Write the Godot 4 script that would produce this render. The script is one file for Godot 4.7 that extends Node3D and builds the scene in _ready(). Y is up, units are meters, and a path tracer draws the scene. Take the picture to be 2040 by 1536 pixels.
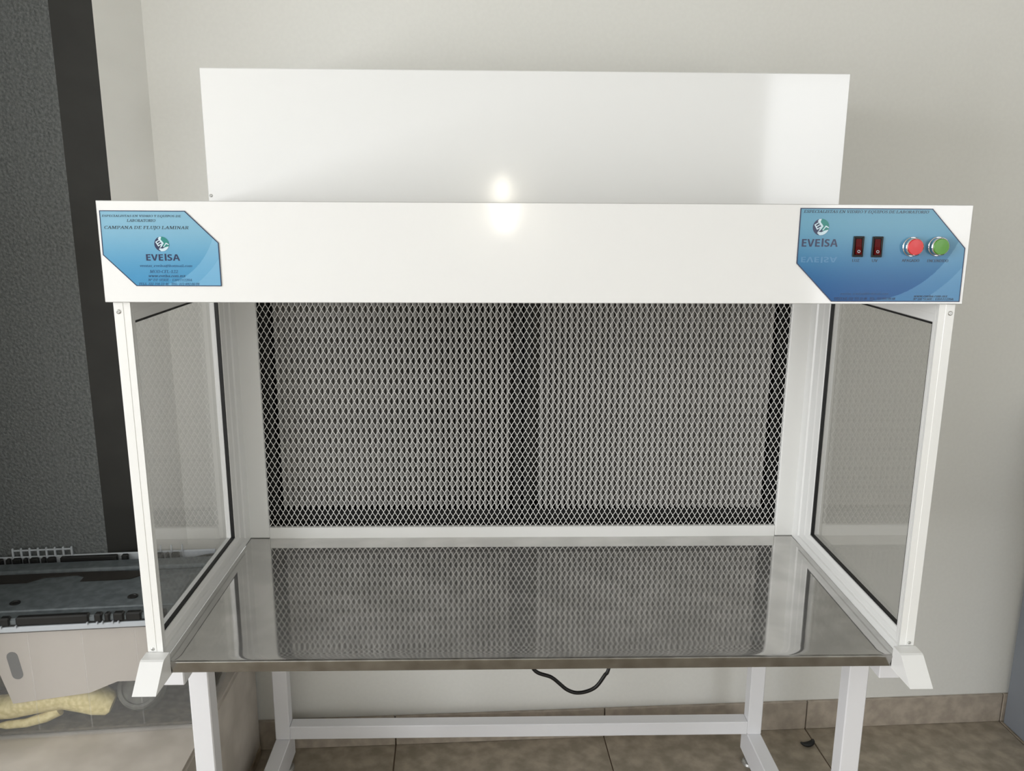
extends Node3D

const FLOOR := 0.78            # the worktop stands this far above the floor; the hood is measured from the worktop
const TURN := 0.0432           # the hood stands a little askew to the wall
const WALL0 := Vector3(0, 0, -0.879)
var M := {}
var taken := {}
var rng := RandomNumberGenerator.new()

# ---------------------------------------------------------------- helpers
func start() -> SurfaceTool:
	var st := SurfaceTool.new()
	st.begin(Mesh.PRIMITIVE_TRIANGLES)
	return st

func tri(st: SurfaceTool, a: Vector3, b: Vector3, c: Vector3, na: Vector3, nb: Vector3, nc: Vector3) -> void:
	if (c - a).cross(b - a).dot(na + nb + nc) < 0.0:
		var t := b
		b = c
		c = t
		t = nb
		nb = nc
		nc = t
	st.set_normal(na); st.add_vertex(a)
	st.set_normal(nb); st.add_vertex(b)
	st.set_normal(nc); st.add_vertex(c)

func face(st: SurfaceTool, pts: Array, out: Vector3) -> void:
	var n := Vector3.ZERO
	for i in range(1, pts.size() - 1):
		n += (pts[i] - pts[0]).cross(pts[i + 1] - pts[0])
	n = n.normalized()
	if n.dot(out) < 0.0:
		n = -n
	for i in range(1, pts.size() - 1):
		tri(st, pts[0], pts[i], pts[i + 1], n, n, n)

func bar(st: SurfaceTool, lo: Vector3, hi: Vector3, r := 0.001, xf := Transform3D()) -> void:
	# a box with chamfered edges
	var c := (lo + hi) / 2.0
	var h := ((hi - lo) / 2.0).abs()
	r = minf(r, minf(h.x, minf(h.y, h.z)) * 0.9)
	var at := func(s: Vector3, k: int) -> Vector3:
		var v := Vector3(s.x * (h.x - (0.0 if k == 0 else r)), s.y * (h.y - (0.0 if k == 1 else r)), s.z * (h.z - (0.0 if k == 2 else r)))
		return xf * (c + v)
	for k in 3:
		var a := (k + 1) % 3
		var b := (k + 2) % 3
		for s in [-1.0, 1.0]:
			var q := []
			for e in [[-1.0, -1.0], [1.0, -1.0], [1.0, 1.0], [-1.0, 1.0]]:
				var v := Vector3.ZERO
				v[k] = s; v[a] = e[0]; v[b] = e[1]
				q.append(at.call(v, k))
			var o := Vector3.ZERO
			o[k] = s
			face(st, q, xf.basis * o)
	for k in 3:
		var a := (k + 1) % 3
		var b := (k + 2) % 3
		for s in [-1.0, 1.0]:
			for t in [-1.0, 1.0]:
				var v := Vector3.ZERO
				var w := Vector3.ZERO
				v[a] = s; v[b] = t; v[k] = -1.0
				w = v
				w[k] = 1.0
				var o := Vector3.ZERO
				o[a] = s; o[b] = t
				face(st, [at.call(v, a), at.call(w, a), at.call(w, b), at.call(v, b)], xf.basis * o)
	for x in [-1.0, 1.0]:
		for y in [-1.0, 1.0]:
			for z in [-1.0, 1.0]:
				var v := Vector3(x, y, z)
				face(st, [at.call(v, 0), at.call(v, 1), at.call(v, 2)], xf.basis * v)

func prism(st: SurfaceTool, poly: PackedVector2Array, d0: float, d1: float, xf := Transform3D()) -> void:
	# an outline in x and y, extruded along z from d0 to d1
	var ids := Geometry2D.triangulate_polygon(poly)
	for d in [[d0, -1.0 if d0 < d1 else 1.0], [d1, 1.0 if d0 < d1 else -1.0]]:
		var n: Vector3 = (xf.basis * Vector3(0, 0, d[1])).normalized()
		for i in range(0, ids.size(), 3):
			var q := []
			for j in 3:
				q.append(xf * Vector3(poly[ids[i + j]].x, poly[ids[i + j]].y, d[0]))
			tri(st, q[0], q[1], q[2], n, n, n)
	var turn := 1.0 if Geometry2D.is_polygon_clockwise(poly) else -1.0
	for i in poly.size():
		var a := poly[i]
		var b := poly[(i + 1) % poly.size()]
		var o := Vector3(-(b - a).y, (b - a).x, 0) * turn
		face(st, [xf * Vector3(a.x, a.y, d0), xf * Vector3(b.x, b.y, d0), xf * Vector3(b.x, b.y, d1), xf * Vector3(a.x, a.y, d1)], xf.basis * o)

func tube(st: SurfaceTool, pts: Array, radii: Array, segs := 10, flat := 1.0) -> void:
	# a closed sweep with changing radius; flat squeezes it in height
	var rings := []
	var norms := []
	var side := Vector3.UP
	for i in pts.size():
		var t: Vector3 = (pts[mini(i + 1, pts.size() - 1)] - pts[maxi(i - 1, 0)]).normalized()
		if i == 0:
			side = t.cross(Vector3.UP if absf(t.y) < 0.9 else Vector3.RIGHT).normalized()
		side = (side - t * side.dot(t)).normalized()
		var up := side.cross(t).normalized()
		var ring := []
		var nn := []
		for k in segs:
			var a := TAU * k / segs
			ring.append(pts[i] + side * cos(a) * radii[i] + up * sin(a) * radii[i] * flat)
			nn.append((side * cos(a) * flat + up * sin(a)).normalized())
		rings.append(ring)
		norms.append(nn)
	for i in rings.size() - 1:
		for k in segs:
			var l := (k + 1) % segs
			tri(st, rings[i][k], rings[i][l], rings[i + 1][l], norms[i][k], norms[i][l], norms[i + 1][l])
			tri(st, rings[i][k], rings[i + 1][l], rings[i + 1][k], norms[i][k], norms[i + 1][l], norms[i + 1][k])
	face(st, rings[0], pts[0] - pts[1])
	face(st, rings[-1], pts[-1] - pts[-2])

func lathe(st: SurfaceTool, prof: Array, xf := Transform3D(), segs := 28) -> void:
	# [radius, height] pairs turned round the y axis; sharp profile corners stay sharp
	for i in prof.size() - 1:
		var a: Array = prof[i]
		var b: Array = prof[i + 1]
		var dr: float = b[0] - a[0]
		var dh: float = b[1] - a[1]
		for k in segs:
			var t := TAU * k / segs
			var u := TAU * (k + 1) / segs
			var e := Vector3(cos(t), 0, sin(t))
			var f := Vector3(cos(u), 0, sin(u))
			var ne: Vector3 = (xf.basis * (e * dh - Vector3.UP * dr)).normalized()
			var nf: Vector3 = (xf.basis * (f * dh - Vector3.UP * dr)).normalized()
			var p: Vector3 = xf * (e * a[0] + Vector3.UP * a[1])
			var q: Vector3 = xf * (f * a[0] + Vector3.UP * a[1])
			var r: Vector3 = xf * (f * b[0] + Vector3.UP * b[1])
			var s: Vector3 = xf * (e * b[0] + Vector3.UP * b[1])
			if a[0] > 1e-6:
				tri(st, p, q, r, ne, nf, nf)
			if b[0] > 1e-6:
				tri(st, p, r, s, ne, nf, ne)

func numbered(called: String) -> String:
	taken[called] = taken.get(called, -1) + 1
	return called if taken[called] == 0 else "%s_%03d" % [called, taken[called]]

func obj(called: String, st, m: Material, parent: Node = null) -> MeshInstance3D:
	var o := MeshInstance3D.new()
	o.mesh = st.commit() if st is SurfaceTool else st
	o.material_override = m
	o.cast_shadow = GeometryInstance3D.SHADOW_CASTING_SETTING_ON
	o.name = called if parent else numbered(called)
	(parent if parent else self).add_child(o, true)
	return o

func tag(o: Node, label: String, category: String, group := "") -> Node:
	o.set_meta("label", label)
	o.set_meta("category", category)
	if group:
		o.set_meta("group", group)
	return o

func thing(called: String, label: String, category: String, at := Vector3.ZERO, turn := 0.0) -> Node3D:
	var o := Node3D.new()
	o.name = numbered(called)
	add_child(o)
	o.position = at
	o.rotation.y = turn
	tag(o, label, category)
	return o

func struct(called: String, st, m: Material, category := "") -> MeshInstance3D:
	var o := obj(called, st, m)
	o.transform = Transform3D(Basis(Vector3.UP, TURN), WALL0)
	o.set_meta("kind", "structure")
	return o

func noise_tex(seed_: int, freq: float, dark: Color, light: Color, size := 512, octaves := 4) -> NoiseTexture2D:
	var n := FastNoiseLite.new()
	n.seed = seed_
	n.frequency = freq
	n.fractal_octaves = octaves
	var g := Gradient.new()
	g.offsets = PackedFloat32Array([0.2, 0.8])
	g.colors = PackedColorArray([dark, light])
	var t := NoiseTexture2D.new()
	t.noise = n
	t.width = size
	t.height = size
	t.seamless = true
	t.color_ramp = g
	return t

func paint(color: Color, rough := 0.5, metal := 0.0, spec := 0.5) -> StandardMaterial3D:
	var m := StandardMaterial3D.new()
	m.albedo_color = color
	m.roughness = rough
	m.metallic = metal
	m.metallic_specular = spec
	return m

func grained(t: Texture2D, scale: float, rough := 0.6) -> StandardMaterial3D:
	var m := paint(Color.WHITE, rough)
	m.albedo_texture = t
	m.uv1_triplanar = true
	m.uv1_scale = Vector3.ONE * scale
	return m

# ---------------------------------------------------------------- materials
func make_materials() -> void:
	M.white = paint(Color(0.915, 0.915, 0.91), 0.08)
	M.frame = paint(Color(0.925, 0.925, 0.915), 0.28)
	M.stand = paint(Color(0.9, 0.9, 0.91), 0.38)
	M.black = paint(Color(0.045, 0.045, 0.045), 0.6)
	M.rubber = paint(Color(0.05, 0.05, 0.05), 0.5)  # glass gaskets; the same black darkens the filter gaps
	M.casing = paint(Color(0.5, 0.5, 0.49), 0.5, 0.3)
	M.pleat = grained(noise_tex(4, 0.02, Color(0.55, 0.545, 0.535), Color(0.65, 0.645, 0.63), 256), 6.0, 0.8)
	M.wire = paint(Color(0.93, 0.925, 0.91), 0.35)
	M.steel = grained(noise_tex(7, 0.012, Color(0.76, 0.755, 0.745), Color(0.82, 0.815, 0.805), 256), 3.0, 0.05)
	M.steel.metallic = 0.8
	M.steel_edge = grained(noise_tex(9, 0.015, Color(0.6, 0.59, 0.575), Color(0.7, 0.695, 0.685), 256, 5), 4.0, 0.16)
	M.steel_edge.metallic = 1.0
	M.glass = paint(Color(0.4, 0.41, 0.38, 0.11), 0.02)
	M.glass.transparency = BaseMaterial3D.TRANSPARENCY_ALPHA
	M.chrome = paint(Color(0.85, 0.85, 0.86), 0.12, 1.0)
	M.screw = paint(Color(0.75, 0.75, 0.74), 0.3, 0.8)
	M.red = paint(Color(0.83, 0.11, 0.12), 0.3)
	M.green = paint(Color(0.3, 0.56, 0.08), 0.3)
	M.rocker = paint(Color(0.33, 0.03, 0.03), 0.4, 0.0, 0.25)
	M.ink = paint(Color(0.07, 0.1, 0.15), 0.3)
	M.navy = paint(Color(0.1, 0.15, 0.3), 0.3)
	M.teal = paint(Color(0.08, 0.5, 0.47), 0.3)
	M.pale = paint(Color(0.78, 0.86, 0.9), 0.3)
	M.ghost = paint(Color(0.3, 0.52, 0.68), 0.3)
	M.mail = paint(Color(0.12, 0.3, 0.47), 0.3)
	M.cord = paint(Color(0.02, 0.02, 0.02), 0.45)
	M.wall = grained(noise_tex(20, 0.09, Color(0.871, 0.868, 0.847), Color(0.88, 0.877, 0.856)), 1.6, 0.75)
	M.wall_plain = grained(noise_tex(21, 0.01, Color(0.855, 0.852, 0.832), Color(0.89, 0.887, 0.868)), 0.8, 0.8)
	M.dark_wall = grained(noise_tex(31, 0.05, Color(0.37, 0.385, 0.385), Color(0.46, 0.475, 0.475)), 4.0, 0.62)
	var bumps := noise_tex(33, 0.05, Color.BLACK, Color.WHITE, 512, 3)
	bumps.color_ramp = null
	bumps.as_normal_map = true
	bumps.bump_strength = 5.0
	M.dark_wall.normal_enabled = true
	M.dark_wall.normal_texture = bumps
	M.dark_wall.normal_scale = 0.8
	M.band_shade = grained(noise_tex(35, 0.02, Color(0.135, 0.135, 0.125), Color(0.165, 0.165, 0.155), 256), 2.0, 0.55)  # the side face's shade is put into this darker colour
	M.ceiling = paint(Color(0.9, 0.9, 0.88), 0.9)
	M.tiles = []
	for k in 3:
		var t := grained(noise_tex(41 + k, 0.014, Color(0.545, 0.51, 0.45), Color(0.66, 0.615, 0.55), 512, 5), 2.2, 0.42)
		t.uv1_offset = Vector3(k * 0.37, k * 0.21, k * 0.53)
		M.tiles.append(t)
	M.grout = paint(Color(0.36, 0.29, 0.23), 0.9)
	M.skirt = grained(noise_tex(51, 0.016, Color(0.62, 0.58, 0.53), Color(0.7, 0.655, 0.6), 512, 5), 2.5, 0.5)
	M.bin = grained(noise_tex(61, 0.01, Color(0.74, 0.71, 0.67), Color(0.82, 0.79, 0.75), 256), 2.0, 0.5)
	M.bin_base = grained(noise_tex(62, 0.02, Color(0.5, 0.44, 0.36), Color(0.66, 0.6, 0.52), 256), 3.0, 0.7)
	M.lid = grained(noise_tex(71, 0.03, Color(0.31, 0.335, 0.345), Color(0.39, 0.415, 0.425), 256), 4.0, 0.45)
	M.lid_black = paint(Color(0.07, 0.07, 0.065), 0.5)
	M.lid_brown = paint(Color(0.15, 0.135, 0.12), 0.6)
	M.lid_pale = paint(Color(0.72, 0.74, 0.76), 0.4)
	M.tote = paint(Color(0.86, 0.86, 0.85, 0.08), 0.3)
	M.tote.transparency = BaseMaterial3D.TRANSPARENCY_ALPHA
	M.sheet = paint(Color(0.72, 0.69, 0.66), 0.7)
	M.slot = paint(Color(0.36, 0.36, 0.36), 0.7)
	M.glove = grained(noise_tex(81, 0.03, Color(0.74, 0.68, 0.47), Color(0.88, 0.83, 0.63), 256), 8.0, 0.6)
	M.net = grained(noise_tex(83, 0.06, Color(0.66, 0.58, 0.36), Color(0.9, 0.84, 0.62), 256), 10.0, 0.7)
	M.jar = grained(noise_tex(85, 0.03, Color(0.24, 0.24, 0.22), Color(0.36, 0.36, 0.33), 256), 6.0, 0.5)
	M.under = grained(noise_tex(87, 0.03, Color(0.22, 0.2, 0.16), Color(0.34, 0.31, 0.25), 256), 5.0, 0.8)
	M.cabinet = paint(Color(0.52, 0.54, 0.57), 0.5)
	M.pvc = paint(Color(0.88, 0.88, 0.88), 0.4)
	M.outer_glass = paint(Color(0.9, 0.95, 0.95, 0.04), 0.0)
	M.outer_glass.transparency = BaseMaterial3D.TRANSPARENCY_ALPHA
	M.glow = paint(Color(0.95, 0.93, 0.88), 0.4)
	M.glow.emission_enabled = true
	M.glow.emission = Color(1.0, 0.97, 0.9)
	M.glow.emission_energy_multiplier = 40.0

# ---------------------------------------------------------------- the room
func rooms() -> void:
	# back wall: the bare plaster in view, with its own print
	var st := start()
	var x0 := -0.87
	var x1 := 2.4
	bar(st, Vector3(x0, 0, -0.15), Vector3(x1, 2.7, 0), 0.0)
	struct("wall_back", st, M.wall)
	# splayed wall end, a band coloured dark for shade, then the dark painted pilaster
	st = start()
	var up := Transform3D(Basis(Vector3(1, 0, 0), Vector3(0, 0, 1), Vector3(0, -1, 0)), Vector3.ZERO)
	# prism outlines lie in x and -z here: (x, z) -> y of the outline is z
	prism(st, PackedVector2Array([Vector2(-0.87, 0.0), Vector2(-0.948, 0.079), Vector2(-0.948, -0.15), Vector2(-0.87, -0.15)]), 0.0, -2.7, up)
	struct("wall_splay", st, M.wall_plain)
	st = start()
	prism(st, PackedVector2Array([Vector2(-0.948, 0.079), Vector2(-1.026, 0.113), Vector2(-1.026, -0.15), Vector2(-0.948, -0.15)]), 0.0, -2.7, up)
	struct("wall_left_band", st, M.band_shade)
	st = start()
	prism(st, PackedVector2Array([Vector2(-1.026, 0.113), Vector2(-3.2, 0.113), Vector2(-3.2, -0.15), Vector2(-1.026, -0.15)]), 0.0, -2.7, up)
	struct("wall_left_pilaster", st, M.dark_wall)
	# unseen pier, added so its edge shades the wall's end
	st = start()
	bar(st, Vector3(-3.2, 0, 0.5), Vector3(-1.36, 2.7, 0.62), 0.004)
	struct("wall_left_added_pier", st, M.dark_wall)
	# left wall with its big window, behind the camera's left shoulder
	var wz0 := 1.75
	var wz1 := 3.55
	var wy0 := 0.6
	var wy1 := 2.4
	st = start()
	bar(st, Vector3(-3.35, 0, -0.15), Vector3(-3.2, 2.7, wz0), 0.002)
	bar(st, Vector3(-3.35, 0, wz1), Vector3(-3.2, 2.7, 4.15), 0.002)
	bar(st, Vector3(-3.35, 0, wz0), Vector3(-3.2, wy0, wz1), 0.0)
	bar(st, Vector3(-3.35, wy1, wz0), Vector3(-3.2, 2.7, wz1), 0.0)
	struct("wall_left", st, M.wall_plain)
	window("window_1", Vector3(-3.29, wy0, wz0), Vector3(0, 0, 1), wz1 - wz0, wy1 - wy0, 2)
	# right wall
	st = start()
	bar(st, Vector3(2.4, 0, -0.15), Vector3(2.55, 2.7, 4.15), 0.002)
	struct("wall_right", st, M.wall_plain)
	# wall behind the camera, with a smaller window
	st = start()
	bar(st, Vector3(-3.2, 0, 4.0), Vector3(1.4, 2.7, 4.15), 0.002)
	bar(st, Vector3(2.3, 0, 4.0), Vector3(2.4, 2.7, 4.15), 0.002)
	bar(st, Vector3(1.4, 0, 4.0), Vector3(2.3, 0.9, 4.15), 0.0)
	bar(st, Vector3(1.4, 2.3, 4.0), Vector3(2.3, 2.7, 4.15), 0.0)
	struct("wall_front", st, M.wall_plain)
	window("window_2", Vector3(1.4, 0.9, 4.09), Vector3(1, 0, 0), 0.9, 1.4, 1)
	st = start()
	bar(st, Vector3(-3.35, 2.7, -0.15), Vector3(2.55, 2.82, 4.15), 0.002)
	struct("ceiling", st, M.ceiling)
	# floor: a grout bed with laid tiles
	st = start()
	bar(st, Vector3(-3.2, -0.1, 0.0), Vector3(2.4, -0.0025, 4.0), 0.0)
	var floor_ := struct("floor", st, M.grout)
	var shapes := []
	for k in 2:
		st = start()
		bar(st, Vector3(-0.2955, -0.009, -0.2955), Vector3(0.2955, 0, 0.2955), 0.0012)
		shapes.append(st.commit())
	for i in range(-6, 4):
		for j in range(0, 7):
			var cx := 0.253 + 0.594 * (i + 0.5)
			var cz := 0.297 + 0.594 * j
			if cx - 0.29 < -3.2 or cx + 0.29 > 2.4 or cz + 0.29 > 4.0:
				continue
			var t := obj("tile", shapes[0], M.tiles[posmod(i * 2 + j, 3)], floor_)
			t.position = Vector3(cx, 0, cz + 0.003)
	# tiled skirting
	st = start()
	bar(st, Vector3(-0.86, 0.0, 0.0), Vector3(2.4, 0.084, 0.004), 0.0)
	var base := struct("baseboard_back", st, M.grout)
	st = start()
	bar(st, Vector3(-0.2955, 0.0005, 0.0), Vector3(0.2955, 0.089, 0.01), 0.0012)
	var piece := st.commit()
	for i in range(-2, 4):
		var s := obj("tile", piece, M.skirt, base)
		s.position = Vector3(0.253 + 0.594 * (i + 0.5), 0, 0.0005)
		if i == -2:
			s.scale.x = 0.88
			s.position.x += 0.035

func window(called: String, corner: Vector3, along: Vector3, wide: float, tall: float, leaves: int) -> void:
	var xf := Transform3D(Basis(along, Vector3.UP, along.cross(Vector3.UP)), corner)
	var st := start()
	var t := 0.05
	bar(st, Vector3(0, 0, -0.03), Vector3(wide, t, 0.03), 0.003, xf)
	bar(st, Vector3(0, tall - t, -0.03), Vector3(wide, tall, 0.03), 0.003, xf)
	bar(st, Vector3(0, t, -0.03), Vector3(t, tall - t, 0.03), 0.003, xf)
	bar(st, Vector3(wide - t, t, -0.03), Vector3(wide, tall - t, 0.03), 0.003, xf)
	var w := struct(called, st, M.pvc)
	for i in range(1, leaves):
		st = start()
		bar(st, Vector3(wide * i / leaves - 0.025, t, -0.025), Vector3(wide * i / leaves + 0.025, tall - t, 0.025), 0.003, xf)
		obj("mullion", st, M.pvc, w)
	for i in leaves:
		st = start()
		bar(st, Vector3(wide * i / leaves + 0.03, t, -0.003), Vector3(wide * (i + 1) / leaves - 0.03, tall - t, 0.003), 0.0, xf)
		obj("pane", st, M.outer_glass, w)

# ---------------------------------------------------------------- the hood
func frame_member(s: float, o0: Vector2, o1: Vector2, i0: Vector2, i1: Vector2) -> SurfaceTool:
	# one mitred length of the moulded side frame between its outer and inner edge; points are (z, y)
	var st := start()
	var prof := [[0.0, 0.5965], [0.34, 0.5975], [0.37, 0.6005], [0.43, 0.6005], [0.46, 0.598], [0.72, 0.5985], [0.76, 0.6], [0.97, 0.6015], [1.0, 0.604]]
	var at := func(a: Vector2, b: Vector2, k: Array) -> Vector3:
		var p := a.lerp(b, k[0])
		return Vector3(s * k[1], p.y, p.x)
	for j in prof.size() - 1:
		face(st, [at.call(o0, i0, prof[j]), at.call(o1, i1, prof[j]), at.call(o1, i1, prof[j + 1]), at.call(o0, i0, prof[j + 1])], Vector3(-s, 0, 0))
	var put := func(p: Vector2, x: float) -> Vector3:
		return Vector3(s * x, p.y, p.x)
	var mid := (i0 + i1) / 2.0 - (o0 + o1) / 2.0
	face(st, [put.call(o0, 0.62), put.call(o1, 0.62), put.call(i1, 0.62), put.call(i0, 0.62)], Vector3(s, 0, 0))
	face(st, [put.call(o0, 0.62), put.call(o1, 0.62), put.call(o1, 0.5965), put.call(o0, 0.5965)], Vector3(0, -mid.y, -mid.x))
	face(st, [put.call(i0, 0.62), put.call(i1, 0.62), put.call(i1, 0.604), put.call(i0, 0.604)], Vector3(0, mid.y, mid.x))
	for e in [[o0, i0, -1.0], [o1, i1, 1.0]]:
		var ring := []
		for k in prof:
			ring.append(at.call(e[0], e[1], k))
		var d: Vector2 = (o1 - o0) * e[2]
		for j in prof.size() - 1:
			face(st, [ring[j], ring[j + 1], put.call((e[0] as Vector2).lerp(e[1], prof[j + 1][0]), 0.62), put.call((e[0] as Vector2).lerp(e[1], prof[j][0]), 0.62)], Vector3(0, d.y, d.x))
	return st

func screw(parent: Node, at: Vector3, r := 0.0035) -> void:
	var st := start()
	var xf := Transform3D(Basis(Vector3(1, 0, 0), Vector3(0, 0, 1), Vector3(0, -1, 0)), at)
	lathe(st, [[r, 0.0], [r, 0.0006], [r * 0.6, 0.0014], [r * 0.3, 0.0014], [r * 0.25, 0.0006], [0.0, 0.0006]], xf, 14)
	obj("screw", st, M.screw, parent)

func text(parent: Node, words: String, x0: float, x1: float, y: float, tall: float, m: Material, serif := false, slant := 0.0, z := 0.0, bold := false) -> void:
	var font := SystemFont.new()
	font.font_names = PackedStringArray(["Droid Serif" if serif else "Droid Sans"])
	if bold:
		font.font_weight = 700
	var t := TextMesh.new()
	t.text = words
	t.font = font
	t.font_size = 32
	t.pixel_size = 0.001
	t.depth = 0.002
	t.curve_step = 1.5
	var box := t.get_aabb()
	var sx := (x1 - x0) / box.size.x
	var sy := tall / box.size.y
	var o := obj("lettering", t, m, parent)
	var c := box.get_center()
	var b := Basis(Vector3(sx, 0, 0), Vector3(slant * sy, sy, 0), Vector3(0, 0, 0.15))
	o.transform = Transform3D(b, Vector3((x0 + x1) / 2.0, y, z) - b * Vector3(c.x, c.y, 0))

func label_print(top: Color, low: Color) -> StandardMaterial3D:
	# the printed blue ground: two inks blended down the label, with pale swooshes at one corner
	var w := 360
	var h := 200
	var im := Image.create(w, h, false, Image.FORMAT_RGB8)
	for y in h:
		for x in w:
			var c := top.lerp(low, smoothstep(0.1, 1.0, float(y) / h))
			var p := Vector2(x, y)
			if p.distance_to(Vector2(150, -10)) > 208.0 and p.x > 170:
				c = c.lerp(Color(0.62, 0.78, 0.88), 0.34)
				if p.distance_to(Vector2(120, -60)) > 300.0:
					c = c.lerp(Color(0.62, 0.78, 0.88), 0.25)
			im.set_pixel(x, y, c)
	var m := paint(Color.WHITE, 0.2, 0.0, 0.32)
	m.albedo_texture = ImageTexture.create_from_image(im)
	m.resource_name = "printed_label"
	return m

func plate(called: String, pts: Array, m: Material, parent: Node, z0: float, z1: float) -> MeshInstance3D:
	var lo := Vector2(INF, INF)
	var hi := -lo
	for p in pts:
		lo = lo.min(p)
		hi = hi.max(p)
	var st := start()
	var poly := PackedVector2Array(pts)
	var ids := Geometry2D.triangulate_polygon(poly)
	for i in range(0, ids.size(), 3):
		var t := [poly[ids[i]], poly[ids[i + 1]], poly[ids[i + 2]]]
		if (t[1] - t[0]).cross(t[2] - t[0]) > 0.0:
			t = [t[0], t[2], t[1]]
		for p in t:
			st.set_normal(Vector3(0, 0, 1))
			st.set_uv(Vector2((p.x - lo.x) / (hi.x - lo.x), (hi.y - p.y) / (hi.y - lo.y)))
			st.add_vertex(Vector3(p.x, p.y, z1))
	for i in poly.size():
		var a := poly[i]
		var b := poly[(i + 1) % poly.size()]
		st.set_uv(Vector2.ZERO)
		face(st, [Vector3(a.x, a.y, z0), Vector3(b.x, b.y, z0), Vector3(b.x, b.y, z1), Vector3(a.x, a.y, z1)], Vector3((a + b).x / 2.0 - (lo + hi).x / 2.0, (a + b).y / 2.0 - (lo + hi).y / 2.0, 0))
	return obj(called, st, m, parent)

func outline(pts: Array, wide: float, m: Material, parent: Node, z0: float, z1: float) -> void:
	var st := start()
	for ring in Geometry2D.offset_polyline(PackedVector2Array(pts + [pts[0], pts[0].lerp(pts[1], 0.02)]), wide / 2.0, Geometry2D.JOIN_MITER, Geometry2D.END_BUTT):
		pass
	var n := pts.size()
	var inner := []
	for i in n:
		var a: Vector2 = (pts[i] - pts[(i + n - 1) % n]).normalized()
		var b: Vector2 = (pts[(i + 1) % n] - pts[i]).normalized()
		var na := Vector2(a.y, -a.x)
		var nb := Vector2(b.y, -b.x)
		inner.append(pts[i] + (na + nb) / (1.0 + na.dot(nb)) * wide)
	for i in n:
		var j := (i + 1) % n
		prism(st, PackedVector2Array([pts[i], pts[j], inner[j], inner[i]]), z0, z1)
	obj("border", st, m, parent)

func arc(c: Vector2, r: float, a0: float, a1: float, n := 18) -> Array:
	var out := []
	for i in n + 1:
		var a := deg_to_rad(lerpf(a0, a1, float(i) / n))
		out.append(c + Vector2(cos(a), sin(a)) * r)
	return out

func logo(parent: Node, c: Vector2, r: float, z: float) -> void:
	# round emblem: dark left bowl with a tilted letter, teal upper right, a pale double stroke between
	var part := func(pts: Array, m: Material, k: int) -> void:
		var st := start()
		prism(st, PackedVector2Array(pts), z, z + 0.00015 * k)
		obj("emblem", st, m, parent)
	part.call(arc(c, r, 0, 350, 36), M.navy, 1)
	part.call(arc(c, r * 1.0, -28, 96, 16) + [c + Vector2(-0.16, 0.5) * r, c + Vector2(0.2, -0.45) * r], M.teal, 2)
	part.call([c + Vector2(-0.28, 0.97) * r, c + Vector2(0.02, 0.98) * r, c + Vector2(-0.1, 0.62) * r, c + Vector2(0.3, 0.12) * r, c + Vector2(-0.06, -0.42) * r, c + Vector2(-0.3, -0.52) * r, c + Vector2(0.02, 0.08) * r, c + Vector2(-0.45, 0.72) * r], M.pale, 3)
	part.call([c + Vector2(-0.3, -0.5) * r] + arc(c, r * 0.62, 236, 315, 8) + [c + Vector2(0.95, -0.3) * r] + arc(c, r * 0.98, 335, 262, 10) + [c + Vector2(-0.42, -0.72) * r], M.pale, 3)
	part.call([c + Vector2(0.28, -0.42) * r, c + Vector2(0.62, 0.02) * r, c + Vector2(0.95, -0.14) * r, c + Vector2(0.98, -0.02) * r, c + Vector2(0.6, 0.2) * r, c + Vector2(0.2, -0.36) * r], M.pale, 4)
	var st := start()
	var b := Transform3D(Basis(Vector3(0, 0, 1), 0.55), Vector3(c.x - 0.42 * r, c.y + 0.12 * r, z))
	bar(st, Vector3(-0.28, -0.36, 0) * r, Vector3(-0.14, 0.36, 0) * r + Vector3(0, 0, 0.0005), 0.0, b)
	for y in [-0.3, 0.0, 0.3]:
		bar(st, Vector3(-0.14, y - 0.06, 0) * r, Vector3(0.3, y + 0.06, 0) * r + Vector3(0, 0, 0.0005), 0.0, b)
	obj("emblem", st, M.pale, parent)

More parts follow.
